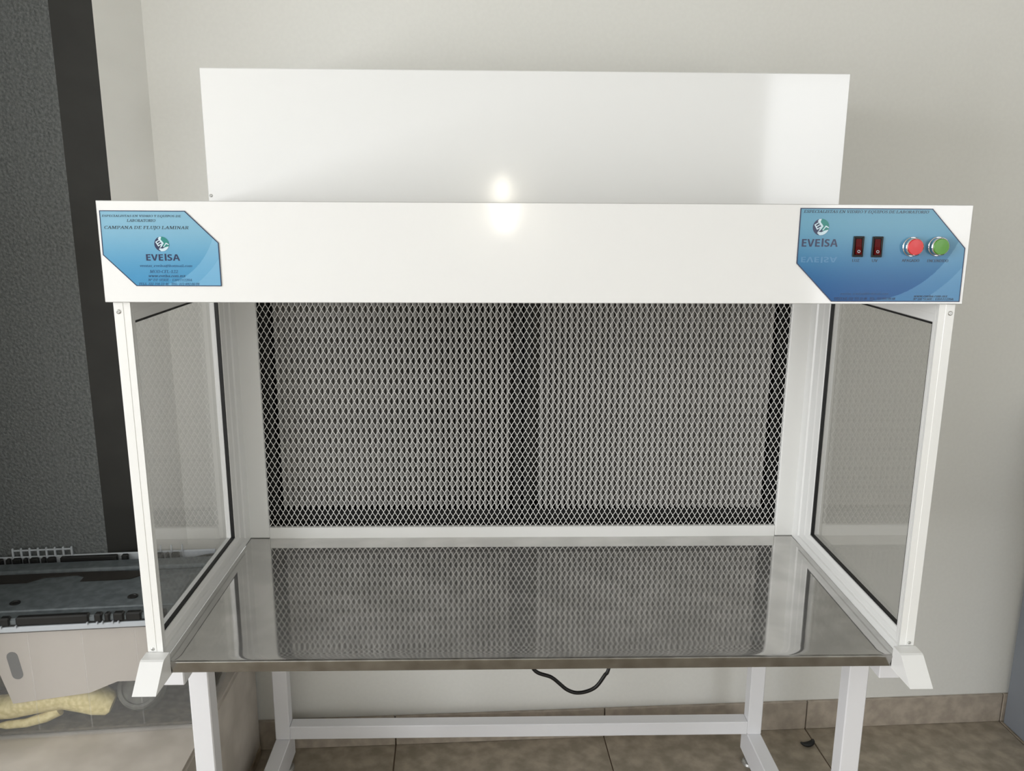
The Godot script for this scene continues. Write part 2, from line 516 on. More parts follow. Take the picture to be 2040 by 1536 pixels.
func hood() -> void:
	var h := thing("laminar_flow_hood", "white laminar flow cabinet with glass sides, mesh back and blue EVELSA labels", "laminar hood", Vector3(0, FLOOR, 0))
	var st := start()
	# plenum: the box behind, open in front where the filters sit
	bar(st, Vector3(-0.624, -0.07, -0.83), Vector3(-0.6, 0.966, -0.466), 0.0)
	bar(st, Vector3(0.6, -0.07, -0.83), Vector3(0.624, 0.966, -0.466), 0.0)
	bar(st, Vector3(-0.6, 0.942, -0.83), Vector3(0.6, 0.966, -0.466), 0.0)
	bar(st, Vector3(-0.6, -0.07, -0.83), Vector3(0.6, -0.045, -0.51), 0.0)
	bar(st, Vector3(-0.6, -0.045, -0.83), Vector3(0.6, 0.942, -0.81), 0.0)
	obj("plenum_shell", st, M.white, h)
	st = start()
	bar(st, Vector3(-0.6243, 0.6, -0.468), Vector3(0.6243, 0.9665, -0.4633), 0.0015)
	var fp := obj("front_panel", st, M.white, h)
	screw(fp, Vector3(-0.619, 0.73, -0.4633), 0.003)
	# margin round the mesh
	st = start()
	bar(st, Vector3(-0.6, 0.0, -0.505), Vector3(-0.5555, 0.6, -0.492), 0.002)
	bar(st, Vector3(0.558, 0.0, -0.505), Vector3(0.6, 0.6, -0.492), 0.002)
	bar(st, Vector3(-0.556, -0.02, -0.505), Vector3(0.5585, 0.024, -0.492), 0.002)
	bar(st, Vector3(-0.556, 0.575, -0.505), Vector3(0.5585, 0.6, -0.492), 0.002)
	obj("mesh_surround", st, M.frame, h)
	expanded_mesh(h)
	filters(h)
	# canopy
	st = start()
	var lean := Transform3D(Basis(Vector3(1, 0, 0), -0.0118), Vector3(-0.0012, 0.578, 0.0082))
	bar(st, Vector3(-0.6268, 0.0, -0.0015), Vector3(0.6268, 0.1435, 0.0), 0.0012, lean)
	bar(st, Vector3(-0.6268, 0.0, -0.022), Vector3(0.6268, 0.0015, 0.0), 0.0007, lean)
	bar(st, Vector3(-0.6268, 0.142, -0.46), Vector3(0.6268, 0.1435, 0.0), 0.0012, lean)
	bar(st, Vector3(-0.6268, 0.0, -0.46), Vector3(-0.6253, 0.143, 0.0), 0.0007, lean)
	bar(st, Vector3(0.6253, 0.0, -0.46), Vector3(0.6268, 0.143, 0.0), 0.0007, lean)
	obj("canopy", st, M.white, h)
	# glazed sides
	for s in [-1.0, 1.0]:
		side(h, s)
	worktop(h)
	# base rails with bevelled front ends
	for s in [-1.0, 1.0]:
		st = start()
		var turn := Transform3D(Basis(Vector3(0, 0, 1), Vector3(0, 1, 0), Vector3(1, 0, 0)), Vector3.ZERO)
		var x0 := 0.586 if s > 0 else -0.6225
		var x1 := 0.6225 if s > 0 else -0.586
		prism(st, PackedVector2Array([Vector2(0.028, 0.015), Vector2(0.066, -0.021), Vector2(0.012, -0.0225), Vector2(-0.14, -0.0225), Vector2(-0.16, -0.07), Vector2(-0.46, -0.07), Vector2(-0.46, -0.021), Vector2(0.002, -0.021), Vector2(0.002, 0.0165), Vector2(0.024, 0.0165)]), x0, x1, turn)
		obj("base_rail", st, M.white, h)
	labels(h)

func side(h: Node3D, s: float) -> void:
	var st := start()
	# (z, y) corners: outer and inner rectangle
	var o := [Vector2(0.0, 0.0), Vector2(0.0, 0.6), Vector2(-0.492, 0.6), Vector2(-0.492, 0.0)]
	var i := [Vector2(-0.024, 0.038), Vector2(-0.024, 0.546), Vector2(-0.407, 0.546), Vector2(-0.407, 0.038)]
	# the pane carries its frame
	bar(st, Vector3(s * 0.610, 0.03, -0.415), Vector3(s * 0.614, 0.555, -0.016), 0.0)
	var g := obj("glass_pane", st, M.glass, h)
	for k in 4:
		var l := (k + 1) % 4
		var m := frame_member(s, o[k], o[l], i[k], i[l])
		obj("frame_stile" if k % 2 == 0 else "frame_rail", m, M.frame, g)
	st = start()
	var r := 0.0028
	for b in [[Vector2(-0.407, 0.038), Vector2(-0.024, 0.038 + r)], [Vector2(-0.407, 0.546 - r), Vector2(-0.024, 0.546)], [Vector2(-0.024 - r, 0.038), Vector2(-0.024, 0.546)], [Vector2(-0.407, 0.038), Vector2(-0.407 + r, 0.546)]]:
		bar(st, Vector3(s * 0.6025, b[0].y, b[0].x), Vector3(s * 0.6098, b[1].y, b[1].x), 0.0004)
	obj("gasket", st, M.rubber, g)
	# the flat front edge of the post and its screws
	st = start()
	bar(st, Vector3(s * 0.6062, 0.0165, -0.004), Vector3(s * 0.6205, 0.577, 0.0006), 0.0006)
	var p := obj("post_facing", st, M.frame, g)
	screw(p, Vector3(s * 0.6135, 0.5635, 0.0006))
	screw(p, Vector3(s * 0.6125, 0.0215, 0.0006), 0.0028)

func expanded_mesh(h: Node3D) -> void:
	var st := start()
	var px := 0.01211
	var py := 0.0217
	var w := 0.001
	var z := -0.4975
	var nx := int(1.13 / px) + 1
	var ny := int(0.6 / py) + 1
	for i in range(0, nx + 1):
		for j in range(0, ny + 1):
			for par in 2:
				# bond points form two staggered lattices; each sends a strand up to the left and right
				var c := Vector2(-0.5605 + (i + 0.5 * par) * px, 0.014 + (j + 0.5 * par) * py)
				for sgn in [-1.0, 1.0]:
					var a := c + Vector2(0, 0.0008)
					var b := c + Vector2(sgn * px * 0.5, py * 0.5 - 0.0008)
					strand(st, a, b, w, z)
				# the bond itself
				strand(st, c - Vector2(0, 0.0016), c + Vector2(0, 0.0016), w * 1.3, z)
	var o := obj("expanded_mesh", st, M.wire, h)
	o.set_meta("label", "white expanded metal mesh over the filters")

func strand(st: SurfaceTool, a: Vector2, b: Vector2, w: float, z: float) -> void:
	if a.x < -0.561 or a.x > 0.565 or b.x < -0.561 or b.x > 0.565 or b.y > 0.598 or a.y < 0.012:
		return
	var d := (b - a).normalized()
	var n := Vector2(-d.y, d.x) * w * 0.62
	# diamond cross-section: four long faces
	var p := [Vector3(n.x, n.y, 0), Vector3(0, 0, 0.00035), Vector3(-n.x, -n.y, 0), Vector3(0, 0, -0.00035)]
	var A := Vector3(a.x, a.y, z)
	var B := Vector3(b.x, b.y, z)
	for k in 4:
		var l := (k + 1) % 4
		face(st, [A + p[k], A + p[l], B + p[l], B + p[k]], p[k] + p[l])

func filters(h: Node3D) -> void:
	var pitch := 0.01234
	var st := start()
	# a folded pleat edge: rounded in front, running deep behind
	var half := 0.0025
	var prof := [Vector2(-half, -0.12), Vector2(-half, -0.0022), Vector2(-half * 0.6, -0.0006), Vector2(0, 0), Vector2(half * 0.6, -0.0006), Vector2(half, -0.0022), Vector2(half, -0.12)]
	for k in prof.size() - 1:
		var a: Vector2 = prof[k]
		var b: Vector2 = prof[k + 1]
		var na := Vector3(a.x, 0, 0.0035 if absf(a.x) < half else 0.0).normalized()
		var nb := Vector3(b.x, 0, 0.0035 if absf(b.x) < half else 0.0).normalized()
		tri(st, Vector3(a.x, 0, a.y), Vector3(b.x, 0, b.y), Vector3(b.x, 0.52, b.y), na, nb, nb)
		tri(st, Vector3(a.x, 0, a.y), Vector3(b.x, 0.52, b.y), Vector3(a.x, 0.52, a.y), na, nb, na)
	for y in [0.0, 0.52]:
		var ring := []
		for p in prof:
			ring.append(Vector3(p.x, y, p.y))
		face(st, ring, Vector3(0, y - 0.1, 0))
	var fold := st.commit()
	for f in [[-0.538, -0.026], [0.0215, 0.5435]]:
		st = start()
		# sheet-metal casing, open in front; added black bars darken the gaps round its mouth
		var e0: float = f[0] - (0.032 if f[0] < 0 else 0.022)
		var e1: float = f[1] + (0.0225 if f[0] < 0 else 0.03)
		bar(st, Vector3(e0, 0.0, -0.67), Vector3(e1, 0.6, -0.655), 0.001)
		bar(st, Vector3(e0, 0.0, -0.655), Vector3(e0 + 0.004, 0.6, -0.56), 0.001)
		bar(st, Vector3(e1 - 0.004, 0.0, -0.655), Vector3(e1, 0.6, -0.56), 0.001)
		bar(st, Vector3(e0 + 0.004, 0.0, -0.655), Vector3(e1 - 0.004, 0.004, -0.56), 0.001)
		bar(st, Vector3(e0 + 0.004, 0.596, -0.655), Vector3(e1 - 0.004, 0.6, -0.56), 0.001)
		var u := obj("filter_unit", st, M.casing, h)
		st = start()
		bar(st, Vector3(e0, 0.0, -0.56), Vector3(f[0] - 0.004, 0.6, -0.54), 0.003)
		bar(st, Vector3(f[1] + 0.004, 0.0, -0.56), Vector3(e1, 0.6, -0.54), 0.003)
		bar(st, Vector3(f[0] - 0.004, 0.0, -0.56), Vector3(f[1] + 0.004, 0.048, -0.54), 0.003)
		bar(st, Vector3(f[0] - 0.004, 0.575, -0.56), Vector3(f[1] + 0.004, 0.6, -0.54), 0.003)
		obj("gap_dark", st, M.rubber, u)  # the gaps' shade is put into this black
		u.set_meta("label", "pleated grey air filter behind the mesh")
		var n := int((f[1] - f[0]) / pitch)
		for k in n + 1:
			var x: float = -0.5605 * 1.0195 + pitch * (ceil((f[0] + 0.5605 * 1.0195) / pitch) + k) + 0.0058
			if x > f[1]:
				break
			var o := obj("pleat", fold, M.pleat, u)
			o.position = Vector3(x, 0.052, -0.5315 + rng.randf_range(-0.001, 0.001))

func worktop(h: Node3D) -> void:
	# polished sheet: a fine grid, almost flat, slightly wavy towards the folded front edge
	var st := start()
	var nx := 200
	var nz := 90
	var n := FastNoiseLite.new()
	n.seed = 12
	n.frequency = 9.0
	n.fractal_octaves = 2
	var slow := FastNoiseLite.new()
	slow.seed = 13
	slow.frequency = 2.2
	slow.fractal_octaves = 1
	var rise := func(x: float, z: float) -> float:
		var d := 0.0005 - z
		var y := exp(-d / 0.028) * n.get_noise_2d(x, z * 2.0) * 0.00022 + slow.get_noise_2d(x, z * 0.6) * 0.00018
		y -= exp(-d / 0.006) * 0.0009
		return y
	var zs := []
	for j in nz + 1:
		var t := float(j) / nz
		zs.append(0.0015 - 0.4935 * t * t * 0.75 - 0.4935 * t * 0.25)
	var grid := []
	var norm := []
	for j in nz + 1:
		for i in nx + 1:
			var x := lerpf(-0.595, 0.595, float(i) / nx)
			var z: float = zs[j]
			var e := 0.001
			grid.append(Vector3(x, rise.call(x, z), z))
			norm.append(Vector3(rise.call(x - e, z) - rise.call(x + e, z), 2.0 * e, rise.call(x, z - e) - rise.call(x, z + e)).normalized())
	for j in nz:
		for i in nx:
			var a := j * (nx + 1) + i
			var b := a + 1
			var c := a + nx + 1
			var d := c + 1
			tri(st, grid[a], grid[b], grid[d], norm[a], norm[b], norm[d])
			tri(st, grid[a], grid[d], grid[c], norm[a], norm[d], norm[c])
	bar(st, Vector3(-0.595, -0.0178, -0.505), Vector3(0.595, -0.002, -0.008), 0.0)
	var o := obj("worktop", st, M.steel, h)
	o.set_meta("label", "mirror-polished stainless steel worktop")
	st = start()
	# rolled over the front and folded back underneath
	var roll := PackedVector2Array([Vector2(-0.002, -0.0003), Vector2(0.001, -0.0003), Vector2(0.0022, -0.0007), Vector2(0.003, -0.0017), Vector2(0.003, -0.003), Vector2(-0.0008, -0.0212), Vector2(-0.003, -0.0215), Vector2(-0.002, -0.008)])
	prism(st, roll, -0.5955, 0.5955, Transform3D(Basis(Vector3(0, 0, 1), Vector3(0, 1, 0), Vector3(1, 0, 0)), Vector3.ZERO))
	var e := obj("folded_edge", st, M.steel_edge, o)
	e.set_meta("label", "dull folded front edge of the steel sheet")

func v2(list: Array) -> Array:
	var out := []
	for p in list:
		out.append(Vector2(p[0], p[1]))
	return out

func labels(h: Node3D) -> void:
	# printed plates on the canopy's face; the holder leans with the canopy
	var lean := Transform3D(Basis(Vector3(1, 0, 0), -0.0118), Vector3(0, 0.578, 0.0082))
	var back := Transform3D(Basis.IDENTITY, Vector3(0, -0.578, 0.0))
	var place := lean * back
	var pts := v2([[-0.6237, 0.7078], [-0.5046, 0.7078], [-0.4598, 0.6633], [-0.4595, 0.6016], [-0.5806, 0.6016], [-0.6243, 0.6456]])
	var l := plate("label_plate", pts, label_print(Color(0.52, 0.7, 0.79), Color(0.29, 0.56, 0.73)), h, 0.0002, 0.0009)
	l.transform = place
	l.set_meta("label", "light blue printed label reading CAMPANA DE FLUJO LAMINAR")
	outline(pts, 0.0011, M.navy, l, 0.0003, 0.0012)
	var z := 0.0010
	text(l, "ESPECIALISTAS EN VIDRIO Y EQUIPOS DE", -0.6205, -0.5105, 0.6999, 0.0038, M.ink, true, 0.25, z)
	text(l, "LABORATORIO", -0.586, -0.5465, 0.694, 0.0036, M.ink, true, 0.25, z)
	text(l, "CAMPANA DE FLUJO LAMINAR", -0.6185, -0.5005, 0.6837, 0.0056, M.ink, true, 0.25, z)
	logo(l, Vector2(-0.5401, 0.6613), 0.0104, 0.00095)
	text(l, "EVElSA", -0.5636, -0.516, 0.6428, 0.0098, M.navy, false, 0.0, z, true)
	text(l, "ventas_evelsa@hotmail.com", -0.5736, -0.4992, 0.6303, 0.0042, M.mail, true, 0.3, z)
	text(l, "MOD-CFL-122", -0.5599, -0.5204, 0.6225, 0.0042, M.mail, true, 0.2, z)
	text(l, "www.evelsa.com.mx", -0.5626, -0.5098, 0.6163, 0.0036, M.navy, true, 0.3, z)
	text(l, "N° DE SERIE - 120111220A", -0.5632, -0.5008, 0.6105, 0.0034, M.mail, true, 0.25, z)
	text(l, "TELS. 222 756 23 46   TEL: 222 892 06 08", -0.5771, -0.4912, 0.6048, 0.0034, M.mail, true, 0.25, z)

	pts = v2([[0.3731, 0.7162], [0.5657, 0.7162], [0.62, 0.6601], [0.6206, 0.5815], [0.4288, 0.5815], [0.3731, 0.637]])
	var r := plate("label_plate", pts, label_print(Color(0.43, 0.63, 0.73), Color(0.08, 0.33, 0.56)), h, 0.0002, 0.0009)
	r.transform = place
	r.set_meta("label", "deeper blue control label with switches and two push buttons")
	outline(pts, 0.0012, M.navy, r, 0.0003, 0.0012)
	text(r, "ESPECIALISTAS EN VIDRIO Y EQUIPOS DE LABORATORIO", 0.3783, 0.5602, 0.7107, 0.0052, M.ink, true, 0.25, z)
	logo(r, Vector2(0.4047, 0.6893), 0.0118, 0.00095)
	text(r, "EVElSA", 0.3786, 0.4313, 0.6672, 0.0118, M.navy, false, 0.0, z, true)
	text(r, "LUZ", 0.455, 0.4653, 0.6418, 0.0042, M.ink, false, 0.0, z)
	text(r, "UV", 0.4839, 0.4922, 0.6416, 0.0042, M.ink, false, 0.0, z)
	text(r, "APAGADO", 0.5281, 0.5537, 0.6419, 0.004, M.ink, false, 0.0, z)
	text(r, "ENCENDIDO", 0.5659, 0.5967, 0.6417, 0.004, M.ink, false, 0.0, z)
	text(r, "ventas_evelsa@hotmail.com", 0.4409, 0.5133, 0.593, 0.0042, M.mail, true, 0.3, z)
	text(r, "TELEFAX: 222 755 23 46   TEL: 222 892 06 08", 0.4325, 0.5238, 0.5861, 0.0035, M.navy, true, 0.25, z)
	text(r, "www.evelsa.com.mx", 0.5513, 0.6016, 0.5901, 0.0036, M.ink, true, 0.3, z)
	text(r, "N° DE SERIE : 120111220A", 0.5511, 0.6113, 0.5856, 0.0032, M.ink, true, 0.25, z)
	# the printed mirror image under the name
	text(r, "EVElSA", 0.3792, 0.4322, 0.6424, 0.0085, M.ghost, false, 0.0, z, true)
	var ghost: Node3D = r.get_child(r.get_child_count() - 1)
	var gb := ghost.transform
	gb.basis = Basis(gb.basis.x, -gb.basis.y, gb.basis.z)
	gb.origin.y = 2.0 * 0.6424 - gb.origin.y
	ghost.transform = gb
	# rocker switches
	for c in [Vector2(0.4614, 0.6617), Vector2(0.4892, 0.6614)]:
		var st := start()
		for b in [[-0.0077, -0.0149, -0.0052, 0.0149], [0.0052, -0.0149, 0.0077, 0.0149], [-0.0052, -0.0149, 0.0052, -0.0114], [-0.0052, 0.0114, 0.0052, 0.0149]]:
			bar(st, Vector3(b[0], b[1], 0), Vector3(b[2], b[3], 0.0024), 0.0006)
		bar(st, Vector3(-0.0055, -0.0118, 0), Vector3(0.0055, 0.0118, 0.0006), 0.0)
		var sw := obj("rocker_switch", st, M.black, h)
		sw.transform = place * Transform3D(Basis.IDENTITY, Vector3(c.x, c.y, 0.0009))
		st = start()
		var turn := Transform3D(Basis(Vector3(0, 0, 1), Vector3(0, 1, 0), Vector3(-1, 0, 0)), Vector3.ZERO)
		prism(st, PackedVector2Array([Vector2(0.0006, -0.0112), Vector2(0.0052, -0.0112), Vector2(0.0024, 0.0), Vector2(0.0014, 0.0112), Vector2(0.0006, 0.0112)]), -0.0042, 0.0042, turn)
		var rk := obj("rocker", st, M.rocker, sw)
		rk.set_meta("label", "dark red rocker")
		st = start()
		var ring := Transform3D(Basis(Vector3(1, 0, 0), Vector3(0, 0, 1), Vector3(0, -1, 0)).rotated(Vector3(1, 0, 0), -0.24), Vector3(0, -0.0068, 0.00435))
		lathe(st, [[0.0015, 0.0], [0.0015, 0.0003], [0.0021, 0.0003], [0.0021, 0.0]], ring, 18)
		obj("off_mark", st, M.pale, sw)
	# push buttons
	for c in [[Vector2(0.5405, 0.6618), M.red, "red push button in a chrome ring"], [Vector2(0.578, 0.6624), M.green, "green push button in a chrome ring"]]:
		var st := start()
		var out := Transform3D(Basis(Vector3(1, 0, 0), Vector3(0, 0, 1), Vector3(0, -1, 0)), Vector3.ZERO)
		lathe(st, [[0.0142, 0.0], [0.0142, 0.002], [0.0135, 0.0026], [0.0132, 0.0026], [0.0132, 0.0098], [0.0124, 0.0108], [0.0117, 0.0112], [0.0117, 0.007], [0.0, 0.007]], out, 36)
		var b := obj("push_button", st, M.chrome, h)
		b.set_meta("label", c[2])
		b.transform = place * Transform3D(Basis.IDENTITY, Vector3(c[0].x, c[0].y, 0.0009))
		st = start()
		lathe(st, [[0.0115, 0.005], [0.0115, 0.0118], [0.0108, 0.0126], [0.0, 0.0131]], out, 32)
		obj("cap", st, c[1], b)

# ---------------------------------------------------------------- stand and cord
func stand() -> void:
	var h := thing("hood_stand", "white square-tube steel stand with levelling feet under the cabinet", "stand", Vector3(0, FLOOR, 0))
	for x in [[-0.646, -0.608], [0.622, 0.660]]:
		var st := start()
		bar(st, Vector3(x[0], -0.108, -0.79), Vector3(x[1], -0.07, -0.1), 0.002)
		obj("top_rail", st, M.stand, h)
		st = start()
		bar(st, Vector3(x[0], -0.76, -0.8), Vector3(x[1], -0.685, -0.15), 0.002)
		var fr := obj("foot_rail", st, M.stand, h)
		for z in [-0.248, -0.788]:
			st = start()
			bar(st, Vector3(x[0], -0.685, z), Vector3(x[1], -0.108, z + 0.038), 0.002)
			obj("leg", st, M.stand, h)
		for z in [-0.2, -0.755]:
			st = start()
			lathe(st, [[0.0, -0.78], [0.02, -0.78], [0.022, -0.776], [0.02, -0.77], [0.008, -0.767], [0.006, -0.765], [0.006, -0.759]], Transform3D(Basis.IDENTITY, Vector3((x[0] + x[1]) / 2.0 - signf(x[0]) * 0.004, 0, z)), 22)
			obj("levelling_foot", st, M.screw, fr)
	var st := start()
	bar(st, Vector3(-0.608, -0.685, -0.788), Vector3(0.622, -0.647, -0.75), 0.002)
	obj("cross_rail", st, M.stand, h)
	st = start()
	bar(st, Vector3(-0.608, -0.108, -0.788), Vector3(0.622, -0.07, -0.75), 0.002)
	obj("cross_rail", st, M.stand, h)

	st = start()
	var c := Curve3D.new()
	for p in [[0.0, -0.07, -0.56], [0.008, -0.25, -0.52], [0.0249, -0.3257, -0.5], [0.0693, -0.3506, -0.5], [0.1047, -0.382, -0.5], [0.1341, -0.3902, -0.5], [0.1688, -0.3775, -0.5], [0.1912, -0.3454, -0.5], [0.1999, -0.3275, -0.5], [0.225, -0.25, -0.53], [0.26, -0.07, -0.6]]:
		c.add_point(Vector3(p[0], p[1], p[2]))
	for i in range(1, c.point_count - 1):
		var d := (c.get_point_position(i + 1) - c.get_point_position(i - 1)) / 6.0
		c.set_point_in(i, -d)
		c.set_point_out(i, d)
	var pts := []
	var rad := []
	for p in c.tessellate(5, 3):
		pts.append(p + Vector3(0, FLOOR, 0))
		rad.append(0.0043)
	tube(st, pts, rad, 10)
	tag(obj("power_cord", st, M.cord), "black power cord hanging in a loop below the steel worktop", "cord")

# ---------------------------------------------------------------- things at the side
func tote() -> void:
	var turn := deg_to_rad(5.0)
	var fr := Vector3(-0.715, FLOOR - 0.438, -0.452)
	var at := fr + Basis(Vector3.UP, turn) * Vector3(-0.3, 0, -0.145)
	# low plastered ledge built against the wall, carrying the tote
	var st := start()
	var flat := Transform3D(Basis(Vector3(1, 0, 0), Vector3(0, 0, 1), Vector3(0, -1, 0)), Vector3.ZERO)
	var foot := PackedVector2Array([Vector2(-0.71, -0.285), Vector2(-0.71, -0.82), Vector2(-0.86, -0.83), Vector2(-0.935, -0.757), Vector2(-1.02, -0.722), Vector2(-1.5, -0.7), Vector2(-1.5, -0.285)])
	prism(st, foot, 0.0, -0.334, flat)
	var inner := PackedVector2Array()
	for p in foot:
		inner.append(Vector2(lerpf(p.x, -1.0, 0.02), lerpf(p.y, -0.5, 0.02)))
	prism(st, inner, -0.334, -0.341, flat)
	var ledge := obj("wall_ledge", st, M.bin)
	ledge.set_meta("kind", "structure")
	st = start()
	bar(st, Vector3(-0.712, 0.0, -0.818), Vector3(-0.7065, 0.03, -0.285), 0.002)
	obj("skirting", st, M.bin_base, ledge)

	var t := thing("storage_tote", "clear plastic storage tote with dark grey clip lid beside the cabinet", "tote", at, turn)
	st = start()
	var w := 0.3
	var d := 0.145
	var top := 0.272
	var th := 0.003
	var k := 0.012
	for s in [-1.0, 1.0]:
		bar(st, Vector3(-w, 0.003, s * d), Vector3(w, top, s * (d - th)), 0.0008)
		bar(st, Vector3(s * w, 0.003, -d + th), Vector3(s * (w - th), top, d - th), 0.0008)
	bar(st, Vector3(-w, 0.0, -d), Vector3(w, 0.003, d), 0.0008)
	for x in [-0.16, -0.05, 0.06, 0.17]:
		bar(st, Vector3(x, 0.02, d), Vector3(x + 0.003, 0.25, d + 0.0016), 0.0004)
	obj("body", st, M.tote, t)
	st = start()
	bar(st, Vector3(-w - 0.004, top - 0.012, d), Vector3(w + 0.004, top, d + 0.006), 0.0015)
	bar(st, Vector3(w, top - 0.012, -d), Vector3(w + 0.006, top, d), 0.0015)
	for x in [-0.118, -0.098, -0.068, 0.076, 0.096, 0.107, 0.128, 0.14, 0.2]:
		bar(st, Vector3(x, top - 0.002, d + 0.002), Vector3(x + 0.003, top + 0.004, d + 0.008), 0.0005)
	obj("rim", st, M.lid_pale, t)
	# lid
	st = start()
	bar(st, Vector3(-w, top, -d), Vector3(w, top + 0.016, d), 0.004)
	bar(st, Vector3(-w, top + 0.014, -0.02), Vector3(w - 0.05, top + 0.02, d - 0.03), 0.003)
	bar(st, Vector3(-w, top + 0.014, -d + 0.022), Vector3(w - 0.02, top + 0.026, -0.075), 0.004)
	var lid := obj("lid", st, M.lid, t)
	st = start()
	prism(st, PackedVector2Array([Vector2(-0.3, 0.03), Vector2(-0.12, 0.03), Vector2(-0.09, 0.055), Vector2(-0.02, 0.06), Vector2(0.0, 0.05), Vector2(0.0, 0.02), Vector2(0.11, 0.028), Vector2(0.13, 0.045), Vector2(0.16, 0.064), Vector2(-0.02, 0.078), Vector2(-0.16, 0.076), Vector2(-0.3, 0.07)]), top + 0.015, top + 0.0185, Transform3D(Basis(Vector3(1, 0, 0), Vector3(0, 0, -1), Vector3(0, 1, 0)), Vector3.ZERO))
	obj("dark_piece", st, M.lid_brown, lid)  # dark brown piece, slightly raised on the lid
	for x in [[-0.1, -0.08], [-0.068, 0.08], [0.091, 0.107], [0.112, 0.123], [0.13, 0.152], [0.156, 0.188], [0.2, 0.24], [-0.122, -0.104]]:
		st = start()
		bar(st, Vector3(x[0], top + 0.001, d - 0.012), Vector3(x[1], top + 0.02, d + 0.004), 0.003)
		obj("clip_tab", st, M.lid_black, lid)
	for x in [[-0.235, -0.218], [-0.21, -0.201], [-0.195, -0.176], [-0.17, -0.162], [-0.155, -0.136], [-0.129, -0.12], [-0.115, -0.097], [-0.085, 0.048], [0.058, 0.073], [0.115, 0.122], [0.128, 0.135], [0.14, 0.156], [0.162, 0.169], [0.176, 0.194]]:
		st = start()
		bar(st, Vector3(x[0], top + 0.012, -d + 0.006), Vector3(x[1], top + 0.034, -d + 0.018), 0.002)
		obj("clip_tab", st, M.lid_black, lid)
	st = start()
	bar(st, Vector3(-w, top + 0.012, -d + 0.018), Vector3(w - 0.04, top + 0.021, -d + 0.026), 0.002)
	obj("hinge_bar", st, M.lid_black, lid)
	st = start()
	for y in [0.03, 0.048]:
		bar(st, Vector3(-0.2, top + y, -d), Vector3(-0.06, top + y + 0.004, -d + 0.004), 0.001)
	for i in 8:
		bar(st, Vector3(-0.2 + i * 0.0195, top + 0.01, -d - 0.001), Vector3(-0.196 + i * 0.0195, top + 0.056, -d + 0.005), 0.001)
	for i in 4:
		bar(st, Vector3(0.12 + i * 0.026, top + 0.01, -d - 0.001), Vector3(0.1235 + i * 0.026, top + 0.05, -d + 0.005), 0.001)
	bar(st, Vector3(-w, top + 0.012, -d - 0.004), Vector3(w - 0.02, top + 0.034, -d + 0.003), 0.003)
	obj("hinge_comb", st, M.lid_pale, lid)
	for c in [Vector2(-0.098, 0.078), Vector2(0.148, 0.072)]:
		st = start()
		lathe(st, [[0.011, 0.0], [0.011, 0.0022], [0.0075, 0.0022], [0.007, 0.0008], [0.0, 0.0008]], Transform3D(Basis.IDENTITY, Vector3(c.x, top + 0.0198, c.y)), 22)
		obj("boss", st, M.lid_black, lid)
	st = start()
	tube(st, [Vector3(0.23, top + 0.02, -d + 0.02), Vector3(0.26, top + 0.026, -d + 0.02), Vector3(0.285, top + 0.028, -d + 0.02), Vector3(0.296, top + 0.022, -d + 0.02), Vector3(0.298, top + 0.008, -d + 0.02)], [0.003, 0.003, 0.003, 0.003, 0.003], 8)
	obj("latch", st, M.lid_black, lid)

	# what lies in the tote
	var inside := Basis(Vector3.UP, turn)
	st = start()
	prism(st, PackedVector2Array([Vector2(-0.145, 0.25), Vector2(0.285, 0.25), Vector2(0.285, 0.118), Vector2(0.12, 0.122), Vector2(0.06, 0.098), Vector2(-0.102, 0.082)]), -0.0015, 0.0015)
	var sh := obj("white_sheet", st, M.sheet)
	sh.transform = Transform3D(inside, at + inside * Vector3(0, 0, d - 0.012))
	tag(sh, "white plastic sheet with a grey oval slot standing inside the clear tote", "sheet")
	st = start()
	var slot := arc(Vector2(0, 0.017), 0.0115, 0, 180, 8) + arc(Vector2(0, -0.026), 0.0115, 180, 360, 8)
	prism(st, PackedVector2Array(slot), 0.0015, 0.0022, Transform3D(Basis(Vector3(0, 0, 1), 0.14), Vector3(-0.088, 0.178, 0)))
	obj("slot", st, M.slot, sh)
	st = start()
	bar(st, Vector3(-0.29, 0.004, -0.135), Vector3(0.29, 0.011, 0.135), 0.003)
	bar(st, Vector3(-0.29, 0.011, -0.135), Vector3(0.288, 0.12, -0.02), 0.02)
	var pad := obj("dark_cloth", st, M.under)
	pad.transform = Transform3D(inside, at)
	tag(pad, "dark brown folded cloth lining the bottom of the clear tote", "cloth")
	# a glove: palm and cuff, fingers trailing to the left
	st = start()
	tube(st, [Vector3(-0.2, 0.05, 0.1), Vector3(-0.12, 0.056, 0.1), Vector3(-0.06, 0.07, 0.1), Vector3(-0.01, 0.076, 0.096), Vector3(0.03, 0.068, 0.096), Vector3(0.06, 0.056, 0.096), Vector3(0.085, 0.045, 0.096), Vector3(0.09, 0.043, 0.096)], [0.026, 0.029, 0.033, 0.036, 0.038, 0.036, 0.028, 0.02], 14, 0.92)
	tube(st, [Vector3(-0.02, 0.045, 0.108), Vector3(-0.05, 0.03, 0.112), Vector3(-0.09, 0.021, 0.116), Vector3(-0.13, 0.02, 0.118), Vector3(-0.15, 0.02, 0.118)], [0.014, 0.012, 0.01, 0.009, 0.004], 10)
	tube(st, [Vector3(0.0, 0.082, 0.104), Vector3(-0.05, 0.084, 0.108), Vector3(-0.1, 0.074, 0.112), Vector3(-0.125, 0.062, 0.112)], [0.016, 0.014, 0.012, 0.005], 10)
	tube(st, [Vector3(0.01, 0.085, 0.1), Vector3(0.0, 0.108, 0.104), Vector3(-0.01, 0.118, 0.106)], [0.014, 0.011, 0.005], 10)
	var gl := obj("rubber_glove", st, M.glove)
	gl.transform = Transform3D(inside, at)
	tag(gl, "pale yellow rubber glove lying at the bottom of the clear tote", "glove")
	st = start()
